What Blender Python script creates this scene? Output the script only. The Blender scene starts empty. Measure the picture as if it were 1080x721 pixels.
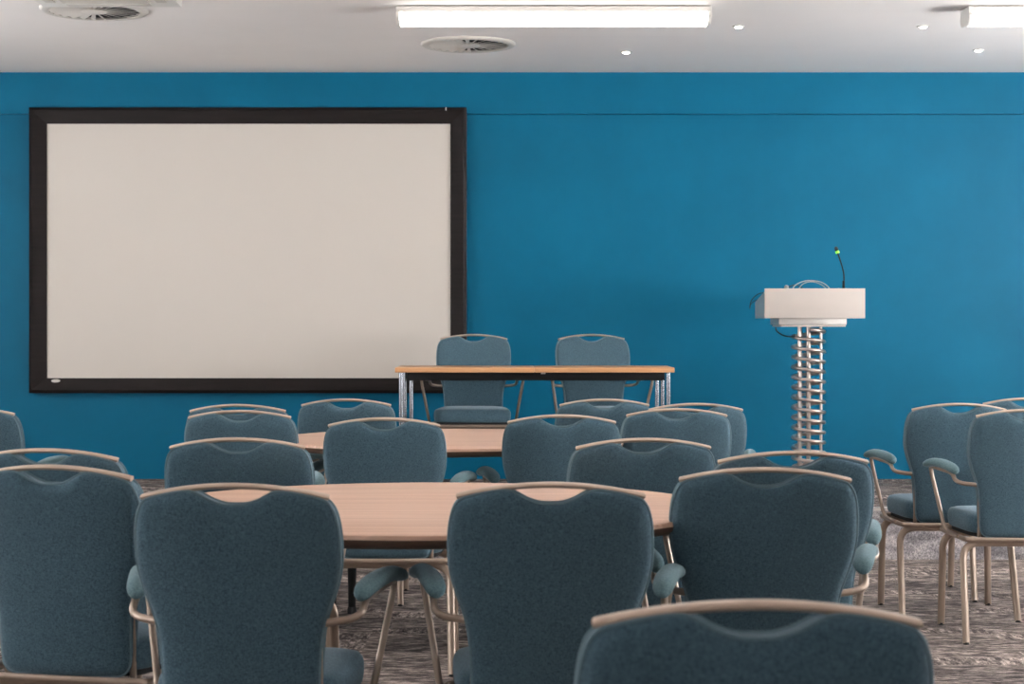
import bpy, bmesh, math, random
from mathutils import Vector, Matrix
random.seed(7)
PI = math.pi
S = bpy.context.scene
COL = S.collection
H = 1.25            # eye height
F = 1800.0          # focal length in pixels of a 1080 wide frame
YH = 341.0          # horizon row
STG = 0.271         # stage height
CEIL = 2.826
WALL = 10.75

# ------------------------------------------------------------------ helpers
def catmull(pts, n=8, closed=False):
    P = [Vector(p) for p in pts]; out = []
    m = len(P)
    segs = m if closed else m-1
    for i in range(segs):
        if closed:
            p0, p1, p2, p3 = P[(i-1) % m], P[i], P[(i+1) % m], P[(i+2) % m]
        else:
            p0 = P[i-1] if i > 0 else P[0]*2-P[1]
            p1, p2 = P[i], P[i+1]
            p3 = P[i+2] if i+2 < m else P[m-1]*2-P[m-2]
        for k in range(n):
            t = k/n
            out.append(0.5*((2*p1)+(p2-p0)*t+(2*p0-5*p1+4*p2-p3)*t*t+(3*p1-p0-3*p2+p3)*t*t*t))
    if not closed: out.append(P[-1].copy())
    return out

def rounded(pts, r, n=6):
    """polyline with its inner corners rounded to about radius r"""
    P = [Vector(p) for p in pts]; out = [P[0]]
    for i in range(1, len(P)-1):
        a = (P[i-1]-P[i]); b = (P[i+1]-P[i])
        ra = min(r, a.length*.49); rb = min(r, b.length*.49)
        A = P[i]+a.normalized()*ra; B = P[i]+b.normalized()*rb
        for k in range(n+1):
            t = k/n
            out.append(A*(1-t)**2+P[i]*2*t*(1-t)+B*t*t)
    out.append(P[-1]); return out

class MB:
    def __init__(s): s.v = []; s.f = []
    def add(s, v, f):
        o = len(s.v); s.v += [tuple(x) for x in v]; s.f += [tuple(i+o for i in q) for q in f]
    def box(s, x0, x1, y0, y1, z0, z1):
        v = [(x0,y0,z0),(x1,y0,z0),(x1,y1,z0),(x0,y1,z0),(x0,y0,z1),(x1,y0,z1),(x1,y1,z1),(x0,y1,z1)]
        s.add(v, [(0,3,2,1),(4,5,6,7),(0,1,5,4),(1,2,6,5),(2,3,7,6),(3,0,4,7)])
    def hexa(s, v):
        s.add(v, [(0,3,2,1),(4,5,6,7),(0,1,5,4),(1,2,6,5),(2,3,7,6),(3,0,4,7)])
    def tube(s, path, ra, rb=None, n=12, closed=False, radii=None, up=(0,0,1)):
        """elliptical tube; rb is the half size along 'up' (projected), ra across"""
        P = [Vector(p) for p in path]; m = len(P); rb = rb or ra
        rings = []
        up = Vector(up); last = None
        for i in range(m):
            if closed: t = P[(i+1) % m]-P[i-1]
            else: t = P[min(i+1, m-1)]-P[max(i-1, 0)]
            t.normalize()
            if last is None:
                u = up-t*up.dot(t)
                if u.length < .05: u = Vector((0,1,0))-t*t.y
            else: u = last-t*last.dot(t)
            u.normalize(); last = u
            w = t.cross(u); k = radii[i] if radii else 1
            rings.append([P[i]+w*(ra*k*math.cos(2*PI*j/n))+u*(rb*k*math.sin(2*PI*j/n)) for j in range(n)])
        v = [p for r in rings for p in r]; f = []
        for i in range(m if closed else m-1):
            a = i*n; b = ((i+1) % m)*n
            for j in range(n): f.append((a+j, a+(j+1) % n, b+(j+1) % n, b+j))
        if not closed:
            f.append(tuple(range(n-1, -1, -1))); f.append(tuple((m-1)*n+j for j in range(n)))
        s.add(v, f)
    def lathe(s, prof, n=32, c=(0,0,0)):
        v = []; f = []
        for (r, z) in prof:
            for j in range(n):
                a = 2*PI*j/n; v.append((c[0]+r*math.cos(a), c[1]+r*math.sin(a), c[2]+z))
        for i in range(len(prof)-1):
            for j in range(n): f.append((i*n+j, i*n+(j+1) % n, (i+1)*n+(j+1) % n, (i+1)*n+j))
        s.add(v, f)
    def rings(s, R, cap0=True, cap1=True):
        n = len(R[0]); v = [p for r in R for p in r]; f = []
        for i in range(len(R)-1):
            for j in range(n): f.append((i*n+j, i*n+(j+1) % n, (i+1)*n+(j+1) % n, (i+1)*n+j))
        if cap0: f.append(tuple(range(n-1, -1, -1)))
        if cap1: f.append(tuple((len(R)-1)*n+j for j in range(n)))
        s.add(v, f)
    def build(s, name, mat, parent=None, smooth=True, bevel=0, auto=40, loc=None):
        me = bpy.data.meshes.new(name); me.from_pydata(s.v, [], s.f); me.validate()
        bm = bmesh.new(); bm.from_mesh(me)
        bmesh.ops.remove_doubles(bm, verts=bm.verts, dist=1e-6)
        bmesh.ops.recalc_face_normals(bm, faces=bm.faces)
        if bevel:
            es = [e for e in bm.edges if len(e.link_faces) == 2 and e.calc_face_angle(0) > .6]
            bmesh.ops.bevel(bm, geom=es, offset=bevel, segments=2, affect='EDGES', profile=.6)
        for fc in bm.faces: fc.smooth = smooth
        if smooth:
            for e in bm.edges:
                if len(e.link_faces) == 2 and e.calc_face_angle(0) > math.radians(auto): e.smooth = False
        bm.to_mesh(me); bm.free()
        me.materials.append(mat)
        o = bpy.data.objects.new(name, me); COL.objects.link(o)
        if parent: o.parent = parent
        if loc: o.location = loc
        return o

def thing(name, label, cat, loc=(0,0,0), rz=0, group=None):
    o = bpy.data.objects.new(name, None); COL.objects.link(o)
    o.empty_display_size = .1
    o.location = loc; o.rotation_euler = (0,0,rz); o['label'] = label; o['category'] = cat
    if group: o['group'] = group
    return o
def tag(o, label, cat, group=None):
    o['label'] = label; o['category'] = cat
    if group: o['group'] = group
    return o
def struct(o): o['kind'] = 'structure'; return o
def dup(root):
    def rec(o, par):
        c = o.copy(); COL.objects.link(c)
        if par: c.parent = par
        for ch in [q for q in bpy.data.objects if q.parent == o and q != c]: rec(ch, c)
        return c
    return rec(root, None)

# ------------------------------------------------------------------ materials
def srgb(r, g, b):
    def l(c):
        c /= 255.; return c/12.92 if c <= .04045 else ((c+.055)/1.055)**2.4
    return (l(r), l(g), l(b), 1)
def newmat(name):
    m = bpy.data.materials.new(name); m.use_nodes = True
    nt = m.node_tree; b = nt.nodes['Principled BSDF']; return m, nt, b
def N(nt, t, **k):
    n = nt.nodes.new(t)
    for a, v in k.items():
        if a in n.inputs: n.inputs[a].default_value = v
        else: setattr(n, a, v)
    return n
def coords(nt, scale=(1,1,1), rot=(0,0,0), kind='Object'):
    tc = N(nt, 'ShaderNodeTexCoord'); mp = N(nt, 'ShaderNodeMapping')
    mp.inputs['Scale'].default_value = scale; mp.inputs['Rotation'].default_value = rot
    nt.links.new(tc.outputs[kind], mp.inputs['Vector']); return mp.outputs['Vector']
def noise(nt, vec, scale, detail=4, rough=.6):
    n = N(nt, 'ShaderNodeTexNoise'); n.inputs['Scale'].default_value = scale
    n.inputs['Detail'].default_value = detail; n.inputs['Roughness'].default_value = rough
    nt.links.new(vec, n.inputs['Vector']); return n.outputs['Fac']
def ramp(nt, fac, stops):
    r = N(nt, 'ShaderNodeValToRGB'); e = r.color_ramp.elements
    while len(e) < len(stops): e.new(.5)
    for i, (p, c) in enumerate(stops): e[i].position = p; e[i].color = c
    nt.links.new(fac, r.inputs['Fac']); return r.outputs['Color']
def mix(nt, fac, a, b, mode='MIX'):
    m = N(nt, 'ShaderNodeMix'); m.data_type = 'RGBA'; m.blend_type = mode
    for s, v in ((0, fac), (6, a), (7, b)):
        if hasattr(v, 'is_output'): nt.links.new(v, m.inputs[s])
        else: m.inputs[s].default_value = v
    return m.outputs[2]
def bump(nt, b, h, strength, dist=.002):
    n = N(nt, 'ShaderNodeBump'); n.inputs['Strength'].default_value = strength; n.inputs['Distance'].default_value = dist
    nt.links.new(h, n.inputs['Height']); nt.links.new(n.outputs['Normal'], b.inputs['Normal'])

def plain(name, col, rough=.5, metal=0, spec=.5, var=.06, nscale=6, bmp=0):
    m, nt, b = newmat(name)
    f = noise(nt, coords(nt), nscale, 5)
    lo = tuple(c*(1-var) for c in col[:3])+(1,); hi = tuple(min(1, c*(1+var)) for c in col[:3])+(1,)
    nt.links.new(ramp(nt, f, [(.3, lo), (.7, hi)]), b.inputs['Base Color'])
    b.inputs['Roughness'].default_value = rough; b.inputs['Metallic'].default_value = metal
    b.inputs['Specular IOR Level'].default_value = spec
    if bmp: bump(nt, b, noise(nt, coords(nt), 180, 3), bmp)
    return m

def fabric(name, dark, light, sheen=.35):
    m, nt, b = newmat(name)
    v = coords(nt)
    f1 = noise(nt, v, 230, 3, .7); f2 = noise(nt, v, 5, 3)
    wa = noise(nt, coords(nt, (1, 1, 5)), 130, 2); wb = noise(nt, coords(nt, (5, 1, 1)), 130, 2)
    mx = N(nt, 'ShaderNodeMath', operation='ADD'); nt.links.new(wa, mx.inputs[0]); nt.links.new(wb, mx.inputs[1])
    m2 = N(nt, 'ShaderNodeMath', operation='ADD'); nt.links.new(mx.outputs[0], m2.inputs[0]); nt.links.new(f1, m2.inputs[1])
    m3 = N(nt, 'ShaderNodeMath', operation='DIVIDE'); nt.links.new(m2.outputs[0], m3.inputs[0]); m3.inputs[1].default_value = 3
    c = ramp(nt, m3.outputs[0], [(.36, dark), (.64, light)])
    c2 = mix(nt, .5, c, ramp(nt, f2, [(.3, (.8,.8,.8,1)), (.7, (1.0,1.0,1.0,1))]), 'MULTIPLY')
    nt.links.new(c2, b.inputs['Base Color'])
    b.inputs['Roughness'].default_value = .92; b.inputs['Specular IOR Level'].default_value = .2
    b.inputs['Sheen Weight'].default_value = sheen; b.inputs['Sheen Roughness'].default_value = .45
    b.inputs['Sheen Tint'].default_value = (.75,.9,1,1)
    bump(nt, b, m3.outputs[0], .35, .0015)
    return m

M = {}
M['fabric'] = fabric('teal_heather_fabric', srgb(40,62,75), srgb(92,120,133))
M['pad'] = fabric('arm_pad_fabric', srgb(70,96,104), srgb(112,138,142), .3)
M['piping'] = plain('piping_cord', srgb(104,128,138), .8, var=.1, nscale=80)
M['frame'] = plain('champagne_metal', srgb(160,142,128), .36, .6, var=.05, nscale=30)
M['rail'] = plain('champagne_rail', srgb(196,174,156), .36, .4, var=.05, nscale=30)
M['black'] = plain('black_metal', srgb(13,12,13), .55, 0, .25)
M['blackmatt'] = plain('black_matt_rubber', srgb(20,20,22), .7, 0)
M['chrome'] = plain('chrome', srgb(150,152,158), .2, 1, var=.02)
M['alu'] = plain('brushed_aluminium', srgb(214,208,202), .42, .75, var=.04, nscale=4)
M['alusoft'] = plain('lectern_front_panel', srgb(190,180,172), .55, .15, var=.05, nscale=3)
M['steel'] = plain('satin_steel_coil', srgb(196,182,174), .3, .8, var=.03)
M['white'] = plain('white_powdercoat', srgb(226,222,216), .5, 0, var=.02)
M['ventwhite'] = plain('diffuser_white', srgb(206,200,192), .5, 0, var=.02)
M['vent_dark'] = plain('vent_dark', srgb(22,20,20), .9, 0)
M['cable'] = plain('black_cable', srgb(18,22,26), .5)
M['greycable'] = plain('grey_cable', srgb(150,148,142), .5)
M['walnut'] = None

def make_wall_blue():
    m, nt, b = newmat('wall_blue_paint')
    f = noise(nt, coords(nt, (1,1,1)), 1.2, 5, .65)
    c = ramp(nt, f, [(.3, srgb(0,94,126)), (.7, srgb(0,103,137))])
    fs = noise(nt, coords(nt, (3,3,.4)), 3, 4)
    c = mix(nt, ramp(nt, fs, [(.55, (0,0,0,1)), (.8, (.10,.10,.10,1))]), c, srgb(24,108,138))
    nt.links.new(c, b.inputs['Base Color'])
    b.inputs['Roughness'].default_value = .5; b.inputs['Specular IOR Level'].default_value = .16
    bump(nt, b, noise(nt, coords(nt), 90, 3), .08, .003)
    return m
M['blue'] = make_wall_blue()
M['offwhite'] = plain('side_wall_paint', srgb(214,206,196), .8, var=.02, nscale=2)
M['ceil'] = plain('ceiling_paint', srgb(238,232,228), .85, var=.02, nscale=1.5)
M['screen'] = plain('projection_fabric', srgb(214,206,197), .9, spec=.1, var=.01, nscale=1)

def make_framewood():
    m, nt, b = newmat('screen_frame_black_velvet')
    f = noise(nt, coords(nt, (1,1,14)), 3, 5)
    nt.links.new(ramp(nt, f, [(.3, srgb(22,18,17)), (.75, srgb(35,28,27))]), b.inputs['Base Color'])
    b.inputs['Roughness'].default_value = .55; b.inputs['Specular IOR Level'].default_value = .2
    return m
M['sframe'] = make_framewood()

def make_wood(name, a, bcol, rough=.42):
    m, nt, b = newmat(name)
    f = noise(nt, coords(nt, (.35, 22, 22)), 3.2, 6, .6)
    g = noise(nt, coords(nt, (.8, 90, 90)), 3, 3)
    c = ramp(nt, f, [(.3, a), (.7, bcol)])
    c = mix(nt, .35, c, ramp(nt, g, [(.38, (.68,.64,.62,1)), (.62, (1,1,1,1))]), 'MULTIPLY')
    nt.links.new(c, b.inputs['Base Color']); b.inputs['Roughness'].default_value = rough
    b.inputs['Specular IOR Level'].default_value = .4
    return m
M['beech'] = make_wood('pale_beech_laminate', srgb(200,156,130), srgb(240,202,178))
M['edge'] = plain('brown_table_edging', srgb(98,74,60), .5, nscale=20)
M['beech2'] = make_wood('honey_beech_laminate', srgb(196,142,96), srgb(222,170,122), .4)

def make_carpet(name, rot=(0,0,0), riser=False):
    m, nt, b = newmat(name)
    v = coords(nt)
    br = N(nt, 'ShaderNodeTexBrick'); br.offset = .5; br.squash = 1
    for k_, v_ in (('Scale', 1), ('Brick Width', 1.0), ('Row Height', .25), ('Mortar Size', 0.0), ('Bias', 0)): br.inputs[k_].default_value = v_
    br.inputs['Color1'].default_value = (0,0,0,1); br.inputs['Color2'].default_value = (1,1,1,1)
    nt.links.new(v, br.inputs['Vector'])
    # each plank shifts the streaks, so they break at its edges
    off = N(nt, 'ShaderNodeVectorMath', operation='SCALE'); nt.links.new(br.outputs['Color'], off.inputs[0]); off.inputs['Scale'].default_value = 37.0
    ad = N(nt, 'ShaderNodeVectorMath', operation='ADD'); nt.links.new(v, ad.inputs[0]); nt.links.new(off.outputs[0], ad.inputs[1])
    def mapped(sc):
        mp = N(nt, 'ShaderNodeMapping'); mp.inputs['Scale'].default_value = sc; nt.links.new(ad.outputs[0], mp.inputs['Vector']); return mp.outputs['Vector']
    ck = N(nt, 'ShaderNodeTexChecker'); ck.inputs['Scale'].default_value = 2.0
    cm = N(nt, 'ShaderNodeMapping'); cm.inputs['Location'].default_value = (.07, .11, .25); cm.inputs['Scale'].default_value = (1, 1, 0)
    nt.links.new(v, cm.inputs['Vector']); nt.links.new(cm.outputs['Vector'], ck.inputs['Vector'])
    gt = N(nt, 'ShaderNodeMath', operation='GREATER_THAN'); nt.links.new(br.outputs['Color'], gt.inputs[0]); gt.inputs[1].default_value = .55
    ml = N(nt, 'ShaderNodeMath', operation='MULTIPLY'); nt.links.new(ck.outputs['Fac'], ml.inputs[0]); nt.links.new(gt.outputs[0], ml.inputs[1])
    st = mix(nt, ml.outputs[0], noise(nt, mapped((5.5, 20, 1)), 2.4, 10, .8), noise(nt, mapped((20, 5.5, 1)), 2.4, 10, .8))
    blot = noise(nt, mapped((2.0, 5, 1)), 1.5, 7, .72)
    if riser:
        st = noise(nt, coords(nt, (34, 34, 26)), 4, 5, .8); blot = noise(nt, coords(nt, (2.5,2.5,5)), 2, 4)
    fine = noise(nt, coords(nt, (60, 160, 60)), 3, 3)
    hi = 1.0
    c = ramp(nt, st, [(.36, srgb(52,48,49)), (.46, srgb(104,97,95)), (.53, srgb(158,149,144)), (.62, srgb(232,219,210))])
    if riser: c = ramp(nt, st, [(.34, srgb(104,100,106)), (.46, srgb(160,156,160)), (.56, srgb(200,195,196)), (.66, srgb(226,220,218))])
    c = mix(nt, .4, c, ramp(nt, fine, [(.3, (.6,.6,.6,1)), (.7, (1.1,1.1,1.1,1))]), 'MULTIPLY')
    c = mix(nt, .8, c, ramp(nt, blot, [(.40, (.36,.345,.345,1)), (.49, (.74,.72,.71,1)), (.60, (1.15,1.09,1.05,1))]), 'MULTIPLY')
    if not riser: c = mix(nt, .75, c, mix(nt, br.outputs['Color'], (.58,.57,.58,1), (1.22,1.18,1.15,1)), 'MULTIPLY')
    nt.links.new(c, b.inputs['Base Color'])
    b.inputs['Roughness'].default_value = .97; b.inputs['Specular IOR Level'].default_value = .1
    bump(nt, b, fine, .25, .003)
    return m
M['carpet'] = make_carpet('streaked_carpet')
M['riser'] = make_carpet('stage_riser_carpet', riser=True)

def emit(name, col, s):
    m, nt, b = newmat(name)
    b.inputs['Base Color'].default_value = (.9,.9,.9,1)
    b.inputs['Emission Color'].default_value = col; b.inputs['Emission Strength'].default_value = s
    return m
M['tube'] = emit('batten_glow', (1,.965,.92,1), 7)
M['led'] = emit('led_glow', (1,.96,.9,1), 22)
M['green'] = emit('green_ring', (.22,.9,.03,1), .55)
M['green'].node_tree.nodes['Principled BSDF'].inputs['Base Color'].default_value = (.3,.8,.05,1)
m, nt, b = newmat('window_glass'); b.inputs['Transmission Weight'].default_value = 1; b.inputs['Roughness'].default_value = 0
b.inputs['IOR'].default_value = 1.02; M['glass'] = m

# ------------------------------------------------------------------ room shell
XL, XR, YB = -5.2, 5.2, -3.4
def slab(name, mat, *b):
    q = MB(); q.box(*b); return struct(q.build(name, mat, smooth=False))
slab('floor', M['carpet'], XL, XR, YB, WALL, -.12, 0)
slab('ceiling', M['ceil'], XL, XR, YB, WALL+.12, CEIL, CEIL+.12)
slab('wall_front', M['blue'], XL-.12, XR+.12, WALL, WALL+.12, -.12, CEIL)
slab('trim_1', M['blue'], XL, XR, WALL-.035, WALL, 2.566, CEIL)          # upper board standing slightly proud
# stage
q = MB(); SF = 9.04
q.box(XL, XR, SF+.02, WALL, 0, STG); stg = struct(q.build('floor_stage', M['carpet'], smooth=False))
q = MB(); q.box(XL, XR, SF, SF+.02, 0, STG-.012); q.build('riser', M['riser'], stg, smooth=False)
q = MB(); q.box(XL, XR, SF-.006, SF+.045, STG-.012, STG+.003); q.build('nosing', M['alu'], stg, smooth=False)
# side and back walls with windows (unseen; left and back ones added to brighten ceiling and chairs)
def window_wall(name, wins, a0, a1, put_, n0):
    """put_(u0,u1,t0,t1,z0,z1) gives box limits; t runs from the inner face outwards"""
    z0, z1 = .8, 2.4; q = MB()
    q.box(*put_(a0, a1, 0, .12, -.12, z0)); q.box(*put_(a0, a1, 0, .12, z1, CEIL))
    ys = [a0]+[y for w in wins for y in w]+[a1]
    for i in range(0, len(ys), 2): q.box(*put_(ys[i], ys[i+1], 0, .12, z0, z1))
    struct(q.build(name, M['offwhite'], smooth=False))
    for i, (a, b_) in enumerate(wins):
        w = MB(); t = .05
        w.box(*put_(a, b_, .02, .08, z0, z0+t)); w.box(*put_(a, b_, .02, .08, z1-t, z1))
        for y in (a, (a+b_)/2-t/2, b_-t): w.box(*put_(y, y+t, .02, .08, z0+t, z1-t))
        wo = struct(w.build('window_%d' % (n0+i), M['white'], smooth=False))
        g = MB(); g.box(*put_(a+t, b_-t, .047, .053, z0+t, z1-t)); g.build('pane', M['glass'], wo, smooth=False)
winsR = [(3.6, 5.8), (6.6, 8.8)]; addedWinsL = [(2.2, 4.6), (6.0, 8.4)]; addedWinsB = [(-4.2, -1.4), (-.6, 2.2)]
window_wall('wall_right', winsR, YB, WALL, lambda u0,u1,t0,t1,a,b: (XR+t0, XR+t1, u0, u1, a, b), 1)
window_wall('wall_left', addedWinsL, YB, WALL, lambda u0,u1,t0,t1,a,b: (XL-t1, XL-t0, u0, u1, a, b), 3)
window_wall('wall_back', addedWinsB, XL-.12, XR+.12, lambda u0,u1,t0,t1,a,b: (u0, u1, YB-t1, YB-t0, a, b), 5)

# ------------------------------------------------------------------ chair
def back_y(z):
    # profile of the reclined back, local y of its mid plane
    t = max(0, (z-.41)/.51)
    return -.166-.088*t**1.15 + .012*math.sin(PI*min(max(t,0),1))
def bend(x): return .018*(abs(x)/.215)**2         # wraps forwards at its sides
half = [(0,.871),(.025,.8725),(.05,.881),(.070,.892),(.088,.8995),(.115,.8985),(.145,.893),(.172,.886),(.190,.879),(.203,.864),
        (.211,.840),(.2155,.808),(.2165,.770),(.2145,.735),(.208,.702),(.199,.672),(.188,.642),(.179,.61),(.1715,.56),
        (.168,.50),(.166,.45),(.158,.422),(.135,.409),(.07,.406)]
ol = [(x, z) for x, z in half]+[(0, .405)]+[(-x, z) for x, z in half[::-1][:-1]]
OUT = [(p.x, p.y) for p in catmull([(x, z, 0) for x, z in ol], 4, True)]
ZC = .66
def bk(x, z, off): return (x, back_y(z)+bend(x)+off, z)
def backrest():
    q = MB(); E = .017
    prof = [(0,.0),(.25,.0006),(.5,.002),(.7,.0045),(.85,.0075),(.93,.011),(.975,.0165),(.992,.022),(1,.026)]   # s, loss of thickness
    def ring(s, off): return [bk(x*s, ZC+(z-ZC)*s, off) for x, z in OUT]
    R = []
    for s, l in prof: R.append(ring(max(s,.002), -(E+.026-l)))
    for k in (1,2): R.append(ring(1.003 if k == 1 else 1, -E+E*k))
    for s, l in prof[::-1]: R.append(ring(max(s,.002), E+.02-l*.77))
    q.rings(R); return q
def ringpath(off, s=1.0): return [bk(x*s, ZC+(z-ZC)*s, off) for x, z in OUT]

def seat_outline(n=64):
    P = []
    for j in range(n):
        a = 2*PI*j/n; c, s_ = math.cos(a), math.sin(a)
        e = .36
        x = (abs(c)**e)*(1 if c > 0 else -1); y = (abs(s_)**e)*(1 if s_ > 0 else -1)
        yy = .015+.19*y; w = .212+.016*y
        P.append((x*w, yy))
    return P
SO = seat_outline()
def seat():
    q = MB(); R = []
    for s, z in ((.9,.418),(.965,.420),(.985,.426),(1,.445),(1,.468),(.985,.481),(.955,.489),(.88,.494),(.7,.498),(.4,.500),(.01,.501)):
        R.append([(x*s, .015+(y-.015)*s, z) for x, y in SO])
    q.rings(R); return q

def make_chair(label):
    t = thing('banquet_armchair', label, 'chair')
    b = backrest().build('backrest', M['fabric'], t, auto=60)
    for off in (-.0185, .0185):
        p = MB(); p.tube(ringpath(off, 1.003), .0029, n=6, closed=True); p.build('piping', M['piping'], b)
    r = MB(); pts = []
    for i in range(33):
        x = -.196+.392*i/32; z = .911-.0255*(x/.196)**2
        pts.append((x, back_y(z)+bend(x)*.9, z))
    r.tube(pts, .0185, .0066, n=16); r.build('top_rail', M['rail'], t, auto=50)
    s = seat().build('seat', M['fabric'], t, auto=60)
    pan = MB(); pan.rings([[(x*.93, .015+(y-.015)*.93, z) for x, y in SO] for z in (.404, .419)]); pan.build('seat_pan', M['blackmatt'], t)
    fr = MB(); loop = [(.19,-.185,.398),(.222,-.165,.398),(.232,.0,.398),(.238,.15,.398),(.215,.195,.398),(.1,.2,.398),
                       (-.1,.2,.398),(-.215,.195,.398),(-.238,.15,.398),(-.232,0,.398),(-.222,-.165,.398),(-.19,-.185,.398),(-.08,-.19,.398),(.08,-.19,.398)]
    fr.tube(catmull(loop, 5, True), .0085, .010, n=10, closed=True); fr.build('seat_frame', M['frame'], t)
    for sx in (1,-1):
        up = MB(); up.tube([(sx*.1635, back_y(z)+.004+bend(.16), z) for z in (.40,.45,.5,.55,.6,.63)], .0085, n=10); up.build('back_post', M['frame'], t)
        for fy, ty, sp in ((.175,.165,.006), (-.262,-.165,.01)):
            lg = MB()
            path = rounded([(sx*.0,ty,.384),(sx*.232,ty,.384),(sx*(.232+sp),fy,.004)], .07, 9)
            lg.tube(path, .0105, .0150, n=14, up=(0,0,1)); l = lg.build('leg', M['frame'], t, auto=50)
            ft = MB(); e = Vector((sx*(.232+sp),fy,.0)); ft.lathe([(.0001,0),(.0115,0),(.0115,.009),(.0001,.010)], 14, e)
            ft.build('foot', M['blackmatt'], l)
        ar = MB()
        path = rounded([(sx*.232,-.10,.40),(sx*.245,.075,.405),(sx*.290,.145,.655),(sx*.288,.10,.663),(sx*.252,-.085,.652),(sx*.252,-.135,.618),(sx*.168,-.178,.612)], .045, 7)
        ar.tube(path, .0085, n=10); ar.build('arm_tube', M['frame'], t)
        pd = MB(); pp = catmull([(sx*.246,-.115,.654),(sx*.252,-.075,.671),(sx*.268,.0,.681),(sx*.287,.08,.682),(sx*.302,.135,.672),(sx*.307,.158,.663)], 6)
        n = len(pp)
        rad = [max(.05, (1-abs(2*i/(n-1)-1)**3.2))**.5*(1.0-.22*i/(n-1)) for i in range(n)]
        pd.tube(pp, .0285, .0205, n=16, radii=rad); pd.build('arm_pad', M['pad'], t, auto=80)
    return t

def put(o, px, d, rz=0, z=0, face=1):
    """place by where the top rail's middle stands: px column, distance d; rz turns from facing away"""
    X = (px-540)*d/F
    off = Vector((0, -.25, 0)); ang = rz+(0 if face == 1 else PI)
    w = Matrix.Rotation(ang, 3, 'Z') @ off
    o.location = (X-w.x, d-w.y, z); o.rotation_euler = (0,0,ang)
D = math.radians
chairs = [
 # px, dist, yaw, label, group
 (247, 3.565, -3, 'teal armchair at the near left of the front table, second from the left edge'),
 (581, 3.59, 0, 'teal armchair in the middle foreground, its back covering the right part of the front table'),
 (799, 2.06, 0, 'nearest dark teal chair, blurred top of its back cut by the bottom edge'),
 (807, 3.96, -3, 'teal armchair right of the big front table, directly behind the nearest blurred chair'),
 (837, 4.47, 2, 'teal armchair just beyond the right foreground one, its rail crossing the foot of the lectern'),
 (54, 4.03, -12, 'large dark teal armchair cut off by the left edge, nearer of two overlapping there'),
 (47, 4.56, -6, 'teal armchair whose rail shows just above the large chair at the left edge'),
 (250, 4.99, -1, 'teal armchair beyond the left end of the front table, before two nested ones'),
 (679, 4.975, 5, 'teal armchair beyond the right end of the front table, before two nested ones'),
 (405, 6.06, 0, 'teal armchair standing between the front and rear tables, left one of that pair'),
 (592.5, 6.26, 0, 'teal armchair standing between the front and rear tables, right one of that pair'),
 (252.5, 6.58, -1, 'teal armchair below the projection screen, front one of two nested nearly in line'),
 (250.5, 7.06, 0, 'teal armchair below the screen, only its rail showing behind its twin'),
 (365, 7.57, 0, 'teal armchair at the far left of the rear table, left of the stage table legs'),
 (714, 6.72, 1, 'teal armchair right of the rear table, nearer of two overlapping below the stage table leg'),
 (734, 7.16, 2, 'teal armchair at the right end of the middle group, outlined against the blue wall'),
 (637.5, 7.57, 0, 'teal armchair on the floor right below the right hand stage chair'),
 (-37, 6.83, -4, 'teal armchair far back at the left edge, only its rounded right side in view'),
 (1084, 6.66, -1, 'teal armchair cut by the right edge of the photo, nearest of three there'),
 (1012, 7.16, 0, 'teal armchair at the right with its whole back in view, left of the edge one'),
 (1084, 7.68, 0, 'teal armchair at the back of the right hand three, only its rail showing'),
]
proto = make_chair(chairs[0][3])
G1 = 'teal armchairs standing on the carpet around the tables'
for i, (px, d, yaw, lab) in enumerate(chairs):
    o = proto if i == 0 else dup(proto)
    put(o, px, d, D(yaw)); o['label'] = lab; o['group'] = G1
G2 = 'teal armchairs behind the stage table'
for px, d, yaw, lab in ((499.7, 10.1, 0, 'teal armchair on the stage behind the table, left one, overlapping the screen frame'),
                        (623.5, 10.1, 7, 'teal armchair on the stage behind the table, right one, against the blue wall')):
    o = dup(proto); put(o, px, d, D(yaw), STG, -1); o['label'] = lab; o['group'] = G2

# ------------------------------------------------------------------ round tables
TT = .785
def round_table(cx, cy, a, b, lab):
    t = thing('banquet_table', lab, 'table', (cx, cy, 0), 0, 'oval wooden tables on the carpet')
    q = MB(); R = []; n = 96
    def el(s, z, d=0): return [((a-d)*s*math.cos(2*PI*j/n), (b-d)*s*math.sin(2*PI*j/n), z) for j in range(n)]
    q.rings([el(1,TT-.011), el(1,TT-.003), el(1,TT-.001,.001), el(1,TT,.003), el(.5,TT), el(.01,TT)], cap0=False)
    top = q.build('tabletop', M['beech'], t, auto=50)
    q = MB(); q.rings([el(.01,TT-.034), el(1,TT-.034,.03), el(1,TT-.030,.016), el(1,TT-.020,.003), el(1,TT-.011,-.0005), el(.98,TT-.0105)], cap1=False)
    q.build('edging', M['edge'], top)
    for sy in (-1, 1):
        for sx in (-1, 1):
            q = MB(); q.tube([(sx*.45, sy*.42, 0.012), (sx*.45, sy*.42, .2), (sx*.44, sy*.41, TT-.034)], .0195, n=14, radii=[.8,1,1])
            q.build('leg', M['black'], t)
    for sx in (-1, 1):
        for sy in (-1, 1):
            q = MB(); q.lathe([(.0001,0),(.02,0),(.02,.02),(.017,.03),(.0001,.03)], 14, (sx*.45, sy*.42, 0)); q.build('foot', M['blackmatt'], t)
        q = MB(); q.box(sx*.30-.02, sx*.30+.02, -.38, .38, TT-.048, TT-.034); q.build('runner', M['black'], t, smooth=False)
    return t
round_table(-.218, 4.37, .74, .63, 'pale wooden table in front, its wide bare top between two foreground armchairs')
round_table(-.24, 6.94, .72, .612, 'smaller looking pale wooden table farther back, just below the stage table')

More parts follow.
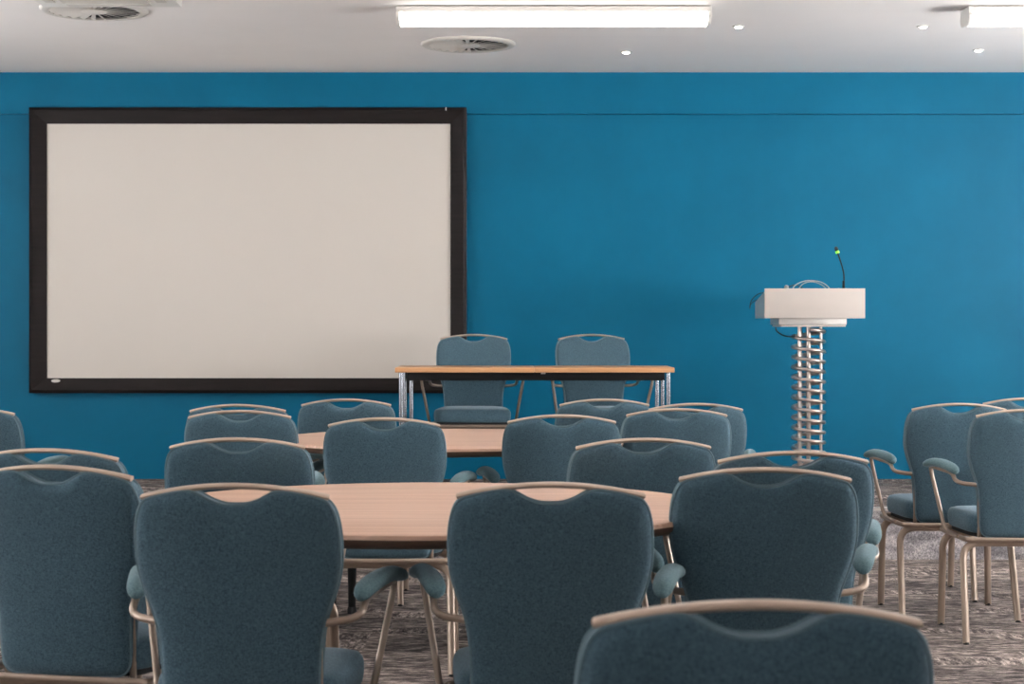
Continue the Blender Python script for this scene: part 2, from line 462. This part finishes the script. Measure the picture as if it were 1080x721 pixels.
# ------------------------------------------------------------------ stage table
def stage_table():
    y0, y1 = 9.36, 9.82; zt = .979-46.5*9.36/F
    cx = (564-540)*9.36/F; hw = 147.5*9.36/F
    t = thing('folding_table', 'long narrow table on the stage with honey coloured edge, black beam and chrome legs', 'table', (cx, (y0+y1)/2, STG))
    hd = (y1-y0)/2; zt_ = zt
    for a, b in ((-hw, -.0012), (.0012, hw)):
        q = MB(); q.box(a, b, -hd, hd, zt_-.027, zt_); q.build('tabletop_leaf', M['beech2'], t, bevel=.0025, auto=30)
    q = MB(); q.box(-hw+.065, hw-.05, -hd+.045, -hd+.07, zt_-.072, zt_-.029); q.box(-hw+.065, hw-.05, hd-.07, hd-.045, zt_-.072, zt_-.029)
    q.build('apron', M['black'], t, bevel=.002)
    for sx in (-1, 1):
        for sy in (-1, 1):
            q = MB(); q.tube([(sx*(hw-.03), sy*(hd-.05), .012), (sx*(hw-.03), sy*(hd-.05), zt_-.027)], .0125, n=20)
            l = q.build('leg', M['chrome'], t)
            q = MB(); q.lathe([(.0001,0),(.018,0),(.018,.012),(.0001,.014)], 16, (sx*(hw-.03), sy*(hd-.05), 0)); q.build('foot', M['blackmatt'], l)
        q = MB(); q.tube([(sx*(hw-.075), .02, .012), (sx*(hw-.075), .02, zt_-.027)], .0125, n=20); q.build('leg', M['chrome'], t)
        q = MB(); q.tube([(sx*(hw-.03), -(hd-.05), .10), (sx*(hw-.03), hd-.05, .10)], .009, n=12); q.build('stretcher', M['chrome'], t)
    q = MB(); q.box(.035, .06, -hd+.03, -hd+.045, zt_-.036, zt_-.026); q.build('clip', M['alu'], t, smooth=False)
stage_table()

# ------------------------------------------------------------------ projection screen
def P(px, py, d): return ((px-540)*d/F, H+(YH-py)*d/F)
def screen():
    d = WALL-.075
    x0, zt = P(30, 113, d); x1, zb = P(492, 414.5, d)
    xi0, zit = P(48.2, 130, d); xi1, zib = P(475, 398.7, d)
    cx = (x0+x1)/2
    t = thing('projection_screen', 'wide blank projection screen with a broad black frame mounted on the blue wall', 'projection screen', (cx, WALL, zb))
    def L(x, y, z): return (x-cx, y-WALL, z-zb)
    yf, yi, yb = d, d+.018, WALL-.004
    q = MB()
    q.add([L(xi0-.02,yi+.012,zib-.02), L(xi1+.02,yi+.012,zib-.02), L(xi1+.02,yi+.012,zit+.02), L(xi0-.02,yi+.012,zit+.02),
           L(xi0-.02,yi+.02,zib-.02), L(xi1+.02,yi+.02,zib-.02), L(xi1+.02,yi+.02,zit+.02), L(xi0-.02,yi+.02,zit+.02)],
          [(0,1,2,3),(7,6,5,4),(0,4,5,1),(1,5,6,2),(2,6,7,3),(3,7,4,0)])
    q.build('screen_surface', M['screen'], t, smooth=False)
    co = [(x0,zb),(x1,zb),(x1,zt),(x0,zt)]; ci = [(xi0,zib),(xi1,zib),(xi1,zit),(xi0,zit)]
    def shrink(c, e): 
        return [(c[0][0]+e,c[0][1]+e),(c[1][0]-e,c[1][1]+e),(c[2][0]-e,c[2][1]-e),(c[3][0]+e,c[3][1]-e)]
    cm = shrink(co, .02)
    for k in range(4):
        a, b = k, (k+1) % 4; q = MB(); v = []
        prof = [(co, yb), (co, yf+.012), (cm, yf), (ci, yi), (ci, yb)]
        for (c, y) in prof: v += [L(c[a][0], y, c[a][1]), L(c[b][0], y, c[b][1])]
        f = [(2*i, 2*i+1, (2*i+3) % 10, (2*i+2) % 10) for i in range(5)]
        f += [(0,2,4,6,8), (9,7,5,3,1)]
        q.add(v, f); q.build('frame_rail', M['sframe'], t, smooth=False)
    q = MB(); bx, bz = P(58.5, 401.5, d); n = 28
    q.rings([[L(bx+s*.0265*math.cos(2*PI*j/n), y, bz+s*.0105*math.sin(2*PI*j/n)) for j in range(n)] for s, y in ((1,yi+.004),(1,yf-.001),(.9,yf-.003))])
    q.build('badge', M['white'], t)
    q = MB(); sx_, sz_ = P(470.3, 113, d); q.box(*[c for p in zip(L(sx_-.003,yf-.0015,sz_-.022), L(sx_+.003,yf+.012,sz_)) for c in p]); 
    o = q.build('scuff_sticker', M['white'], t, smooth=False)
screen()

# ------------------------------------------------------------------ lectern
def lectern():
    d = 9.8; x0, zt = P(806.5, 304, d); x1, zb = P(912.5, 335.5, d)
    cx = (P(852.7, 0, d+.19)[0]); cy = d+.19
    t = thing('lectern', 'silver lectern with a boxy desk on a column wrapped in a metal spring', 'lectern', (cx, cy, STG))
    def L(x, y, z): return (x-cx, y-cy, z-STG)
    q = MB(); q.hexa([L(x0,d,zb), L(x1,d,zb), L(x1,d+.012,zb), L(x0,d+.012,zb), L(x0,d,zt), L(x1,d,zt), L(x1,d+.012,zt), L(x0,d+.012,zt)])
    q.build('front_panel', M['alusoft'], t, bevel=.0015, auto=30)
    zr = zt-.075; yr = d+.385
    for xa in (x0, x1-.01):
        q = MB(); q.hexa([L(xa,d+.012,zb), L(xa+.01,d+.012,zb), L(xa+.01,yr,zb), L(xa,yr,zb), L(xa,d+.012,zt-.018), L(xa+.01,d+.012,zt-.018), L(xa+.01,yr,zr), L(xa,yr,zr)])
        q.build('side_panel', M['alu'], t, smooth=False)
    q = MB(); q.hexa([L(x0+.01,d+.012,zt-.045), L(x1-.01,d+.012,zt-.045), L(x1-.01,yr,zr-.03), L(x0+.01,yr,zr-.03),
                      L(x0+.01,d+.012,zt-.033), L(x1-.01,d+.012,zt-.033), L(x1-.01,yr,zr-.018), L(x0+.01,yr,zr-.018)])
    q.build('reading_surface', M['alu'], t, smooth=False)
    q = MB(); q.box(*[c for p in zip(L(x0+.01,d+.012,zb), L(x1-.01,yr,zb+.008)) for c in p]); q.build('desk_bottom', M['alu'], t, smooth=False)
    a0, s1 = P(821.5, 337.5, d+.03); a1, s0 = P(893, 344.5, d+.03)
    q = MB(); q.box(*[c for p in zip(L(a0,d+.03,s0+.013), L(a1,yr-.03,zb)) for c in p]); q.build('mounting_plate', M['alu'], t, bevel=.002, auto=30)
    q = MB(); q.box(*[c for p in zip(L(a0+.012,d+.034,s0), L(a1-.004,yr-.03,s0+.012)) for c in p]); q.build('mounting_plate', M['alusoft'], t, bevel=.002, auto=30)
    top = s0-STG
    rr = .074
    for ang, k, rad in ((214, 1, .0095), (335, 1, .0085), (80, .55, .0135), (120, .95, .007)):
        a = D(ang); x_, y_ = rr*k*math.cos(a), rr*k*math.sin(a); q = MB(); q.tube([(x_, y_, .03), (x_, y_, top)], rad, n=16); q.build('rod', M['steel'], t)
    q = MB(); turns = 14.6; z0_ = .04; pitch = .0588; pts = []
    n = int((top-z0_-.012)/pitch*28)
    for i in range(n):
        a = -2*PI*i/28; pts.append((.0905*math.cos(a+PI*.25), .0905*math.sin(a+PI*.25), z0_+pitch*i/28))
    q.tube(pts, .0108, n=12); q.build('spring_coil', M['steel'], t)
    q = MB(); q.lathe([(.0001,0),(.2,0),(.205,.006),(.2,.012),(.11,.03),(.0001,.032)], 48); q.build('base_plate', M['alu'], t, auto=35)
    # gooseneck microphone clamped on the desk
    mx, mz = P(889.8, 303, d+.06); 
    mic = thing('gooseneck_microphone', 'thin black gooseneck microphone with a green lit ring on the lectern', 'microphone', (mx, d+.06, zt-.0402))
    q = MB(); q.lathe([(.0001,0),(.017,0),(.017,.008),(.0085,.014),(.007,.085),(.0001,.087)], 20); q.build('mount', M['black'], mic)
    def pm(px, py): x, z = P(px, py, d+.06); return (x-mx, 0, z-(zt-.0402))
    q = MB(); q.tube(catmull([(0,0,.08), pm(890.2,296), pm(889.8,288), pm(888.2,281), pm(886.2,274.5), pm(883.4,266.5)], 6), .0042, n=10); q.build('neck', M['black'], mic)
    a, b = Vector(pm(883.6,267)), Vector(pm(882.8,264.6)); c = Vector(pm(881.2,260))
    q = MB(); q.tube([a, b], .0115, n=16); q.build('light_ring', M['green'], mic)
    q = MB(); q.tube([b, b.lerp(c,.3), b.lerp(c,.75), c], .0105, n=14, radii=[.8,1.05,1,.45]); q.build('capsule', M['blackmatt'], mic)
    # cables
    def W(pts, yy): return [(P(px, py, d+y)[0], d+y, P(px, py, d+y)[1]) for (px, py), y in zip(pts, yy)]
    q = MB(); q.tube(catmull(W([(808,308.5),(802,309),(796,312.5),(792,318),(790.8,325.5)], (.2,.25,.28,.3,.3)), 8), .0028, n=8)
    q.tube(catmull(W([(806,316),(799,316),(794,318.5),(790.5,323)], (.25,.3,.32,.33)), 8), .0025, n=8)
    tag(q.build('cable', M['cable'], None), 'pair of thin black leads dangling off the left side of the lectern desk', 'cable')
    q = MB(); q.tube(catmull(W([(818,345),(819.5,349),(825,353),(832,354.8),(840,355)], (.12,.12,.12,.11,.12)), 8), .0042, n=8)
    tag(q.build('cable', M['cable'], None), 'black cable looping from the underside of the lectern into the spring', 'cable')
    q = MB(); q.tube(catmull(W([(834,309),(838,301.5),(846,297),(855,295.8),(866,297.5),(874,303),(876,309)], (.08,.1,.12,.14,.14,.12,.1)), 8), .0034, n=8)
    q.tube(catmull(W([(840,309),(846,300),(855,297),(864,299),(871,304),(873,309)], (.12,.14,.16,.18,.16,.14)), 8), .0028, n=8)
    tag(q.build('cable', M['greycable'], None), 'pale grey cable arching above the top of the lectern', 'cable')
    q = MB(); q.tube(catmull(W([(826,309),(833,302),(840,300.5),(846,303.5),(848,309)], (.1,.12,.14,.16,.16)), 8), .003, n=8)
    tag(q.build('cable', M['cable'], None), 'short dark cable arching just above the top left of the lectern', 'cable')
    q = MB(); q.lathe([(.0001,0),(.013,0),(.013,.05),(.008,.058),(.0001,.06)], 16, (0,0,0)); x, z = P(829.5, 303, d+.1)
    o = q.build('knob', M['greycable'], t); o.location = (x-cx, d+.1-cy, z-.045-STG)
lectern()

# ------------------------------------------------------------------ ceiling fittings
def ceil_at(px, py):
    d = (CEIL-H)*F/(YH-py); return (px-540)*d/F, d
def vent(px, d, lab):
    x = (px-540)*d/F
    t = thing('swirl_diffuser', lab, 'air vent', (x, d, CEIL), 0, 'round ceiling air vents')
    q = MB(); q.lathe([(.225,-.001),(.222,-.014),(.232,-.017),(.255,-.014),(.268,-.004),(.268,0),(.225,-.0005)], 64); q.build('rim', M['ventwhite'], t, auto=60)
    q = MB(); q.lathe([(.0001,-.0015),(.226,-.0015)], 48); q.build('backing', M['vent_dark'], t)
    q = MB(); q.lathe([(.0001,-.019),(.05,-.018),(.068,-.013),(.07,-.002)], 40); q.build('hub', M['ventwhite'], t, auto=60)
    n = 24
    v0 = None
    for k in range(n):
        if v0 is None:
            q = MB(); w0, w1 = .0075, .0225
            w1 = .0130; q.hexa([(.062,-w0,-.0145),(.226,-w1,-.0155),(.226,w1,-.0065),(.062,w0,-.007),
                    (.062,-w0,-.013),(.226,-w1,-.014),(.226,w1,-.005),(.062,w0,-.0055)])
            v0 = q.build('vane', M['ventwhite'], t, smooth=False)
        else:
            c = v0.copy(); COL.objects.link(c); c.parent = t; c.rotation_euler = (0,0,2*PI*k/n)
    return t
vent(494, 9.62, 'round swirl air vent in the ceiling right below the long lit batten')
vent(99.5, 8.57, 'round swirl air vent at the top left, partly hidden by a square ceiling unit')

def cassette():
    yf = 8.24; zb = CEIL-.05; x0 = (46-540)*yf/F; x1 = (192-540)*yf/F; w = x1-x0
    t = thing('ceiling_cassette', 'square white ceiling unit at the top left edge of the photo', 'air conditioner', ((x0+x1)/2, yf-w/2, CEIL))
    h = w/2
    q = MB(); q.box(-h, h, -h, h, -.05, 0); q.build('panel', M['white'], t, bevel=.004, auto=30)
    q = MB(); q.box(-h*.62, h*.62, -h*.62, h*.62, -.056, -.05); q.build('intake_grille', M['ventwhite'], t, bevel=.002)
    for k in range(4):
        q = MB(); q.box(-h*.6, h*.6, h*.72, h*.86, -.054, -.05); o = q.build('louvre', M['ventwhite'], t, bevel=.001); o.rotation_euler = (0,0,k*PI/2)
cassette()

def batten(x0, x1, y, lab, grp=None):
    cx = (x0+x1)/2; L = (x1-x0)/2
    t = thing('batten_light', lab, 'ceiling light', (cx, y, CEIL), 0, 'long ceiling batten lights')
    q = MB(); q.box(-L+.004, L-.004, -.075, .075, -.034, -.006); q.box(-L+.05, L-.05, -.05, .05, -.006, 0); q.build('housing', M['white'], t, bevel=.003, auto=30)
    prof = [(-.066,-.034),(-.074,-.040),(-.074,-.062),(-.062,-.080),(-.045,-.088),(.045,-.088),(.062,-.080),(.074,-.062),(.074,-.040),(.066,-.034)]
    q = MB(); q.rings([[(x, a, b) for a, b in prof] for x in (-L+.016, L-.016)]); q.build('diffuser', M['tube'], t, auto=60)
    pr2 = [(-.078,-.006),(-.078,-.034),(-.087,-.048),(-.085,-.064),(-.067,-.085),(-.047,-.093),(.047,-.093),(.067,-.085),(.085,-.064),(.087,-.048),(.078,-.034),(.078,-.006)]
    for s in (-1, 1):
        q = MB(); q.rings([[(x, a, b) for a, b in pr2] for x in sorted((s*(L-.016), s*L))]); q.build('end_cap', M['white'], t, auto=30)
X0 = (418-540)*.0047; X1 = (750-540)*.0047; Wd = X1-X0
batten(X0, X1, 8.52, 'long lit ceiling batten in the top middle of the photo')
XX = (1022-540)*8.44/F
batten(XX, XX+Wd, 8.52, 'lit ceiling batten cut off by the right edge of the photo')
for y in (5.2,):
    for x in (-2.9, .1, 3.0):
        batten(x-Wd/2, x+Wd/2, y, 'lit ceiling batten over the rows of chairs, outside the photo')

for px, py, lab in ((660.5, 54.5, 'tiny ceiling spotlight right of the round vent, nearest the wall'), (779, 27.5, 'tiny ceiling spotlight just right of the long batten'),
                    (973.5, 27.5, 'tiny ceiling spotlight left of the cut off right batten'), (1032, 52.5, 'tiny ceiling spotlight below the cut off right batten')):
    x, d = ceil_at(px, py)
    t = thing('recessed_spotlight', lab, 'spotlight', (x, d, CEIL), 0, 'small recessed ceiling spotlights')
    q = MB(); q.lathe([(.021,-.001),(.021,-.006),(.026,-.0065),(.033,-.004),(.034,0)], 32); q.build('bezel', M['ventwhite'], t, auto=60)
    q = MB(); q.lathe([(.0001,-.012),(.012,-.0115),(.018,-.009),(.021,-.005),(.021,-.001),(.0001,-.001)], 28); q.build('lens', M['led'], t)

# ------------------------------------------------------------------ light
def area(name, loc, rot, sx, sy, power, col):
    l = bpy.data.lights.new(name, 'AREA'); l.shape = 'RECTANGLE'; l.size = sx; l.size_y = sy; l.energy = power; l.color = col
    o = bpy.data.objects.new(name, l); COL.objects.link(o); o.location = loc; o.rotation_euler = rot; return o
UP = .85      # upward tilt of the window lamps, added to brighten the ceiling
for (a, b_) in winsR: area('window_lamp', (XR+.3, (a+b_)/2, 1.5), (0, PI/2+UP, 0), 1.5, b_-a, 320, (.975,.985,1))
for (a, b_) in addedWinsL: area('window_lamp', (XL-.3, (a+b_)/2, 1.5), (0, -PI/2-UP, 0), 1.5, b_-a, 175, (.975,.985,1))  # added lamps outside the added left windows, to lift the ceiling
for (a, b_) in addedWinsB: area('window_lamp', ((a+b_)/2, YB-.3, 1.5), (PI/2+UP, 0, 0), b_-a, 1.5, 30, (.975,.985,1))  # weak fill lamps added behind the camera for the near chair backs and ceiling
w = bpy.data.worlds.new('World'); S.world = w; w.use_nodes = True
bg = w.node_tree.nodes['Background']; bg.inputs[0].default_value = (.75,.85,1,1); bg.inputs[1].default_value = 1.0

# ------------------------------------------------------------------ camera
cam = bpy.data.cameras.new('Camera'); co = bpy.data.objects.new('Camera', cam); COL.objects.link(co)
co.location = (0, 0, H); co.rotation_euler = (PI/2, 0, 0)
cam.sensor_width = 36; cam.lens = 36*F/1080; cam.shift_y = -(360.5-YH)/1080
cam.dof.use_dof = True; cam.dof.focus_distance = 7.5; cam.dof.aperture_fstop = 9
S.camera = co
S.view_settings.view_transform = 'Standard'; S.view_settings.look = 'None'
S.view_settings.gamma = 1; S.view_settings.use_curve_mapping = False
S.view_settings.exposure = 0.18
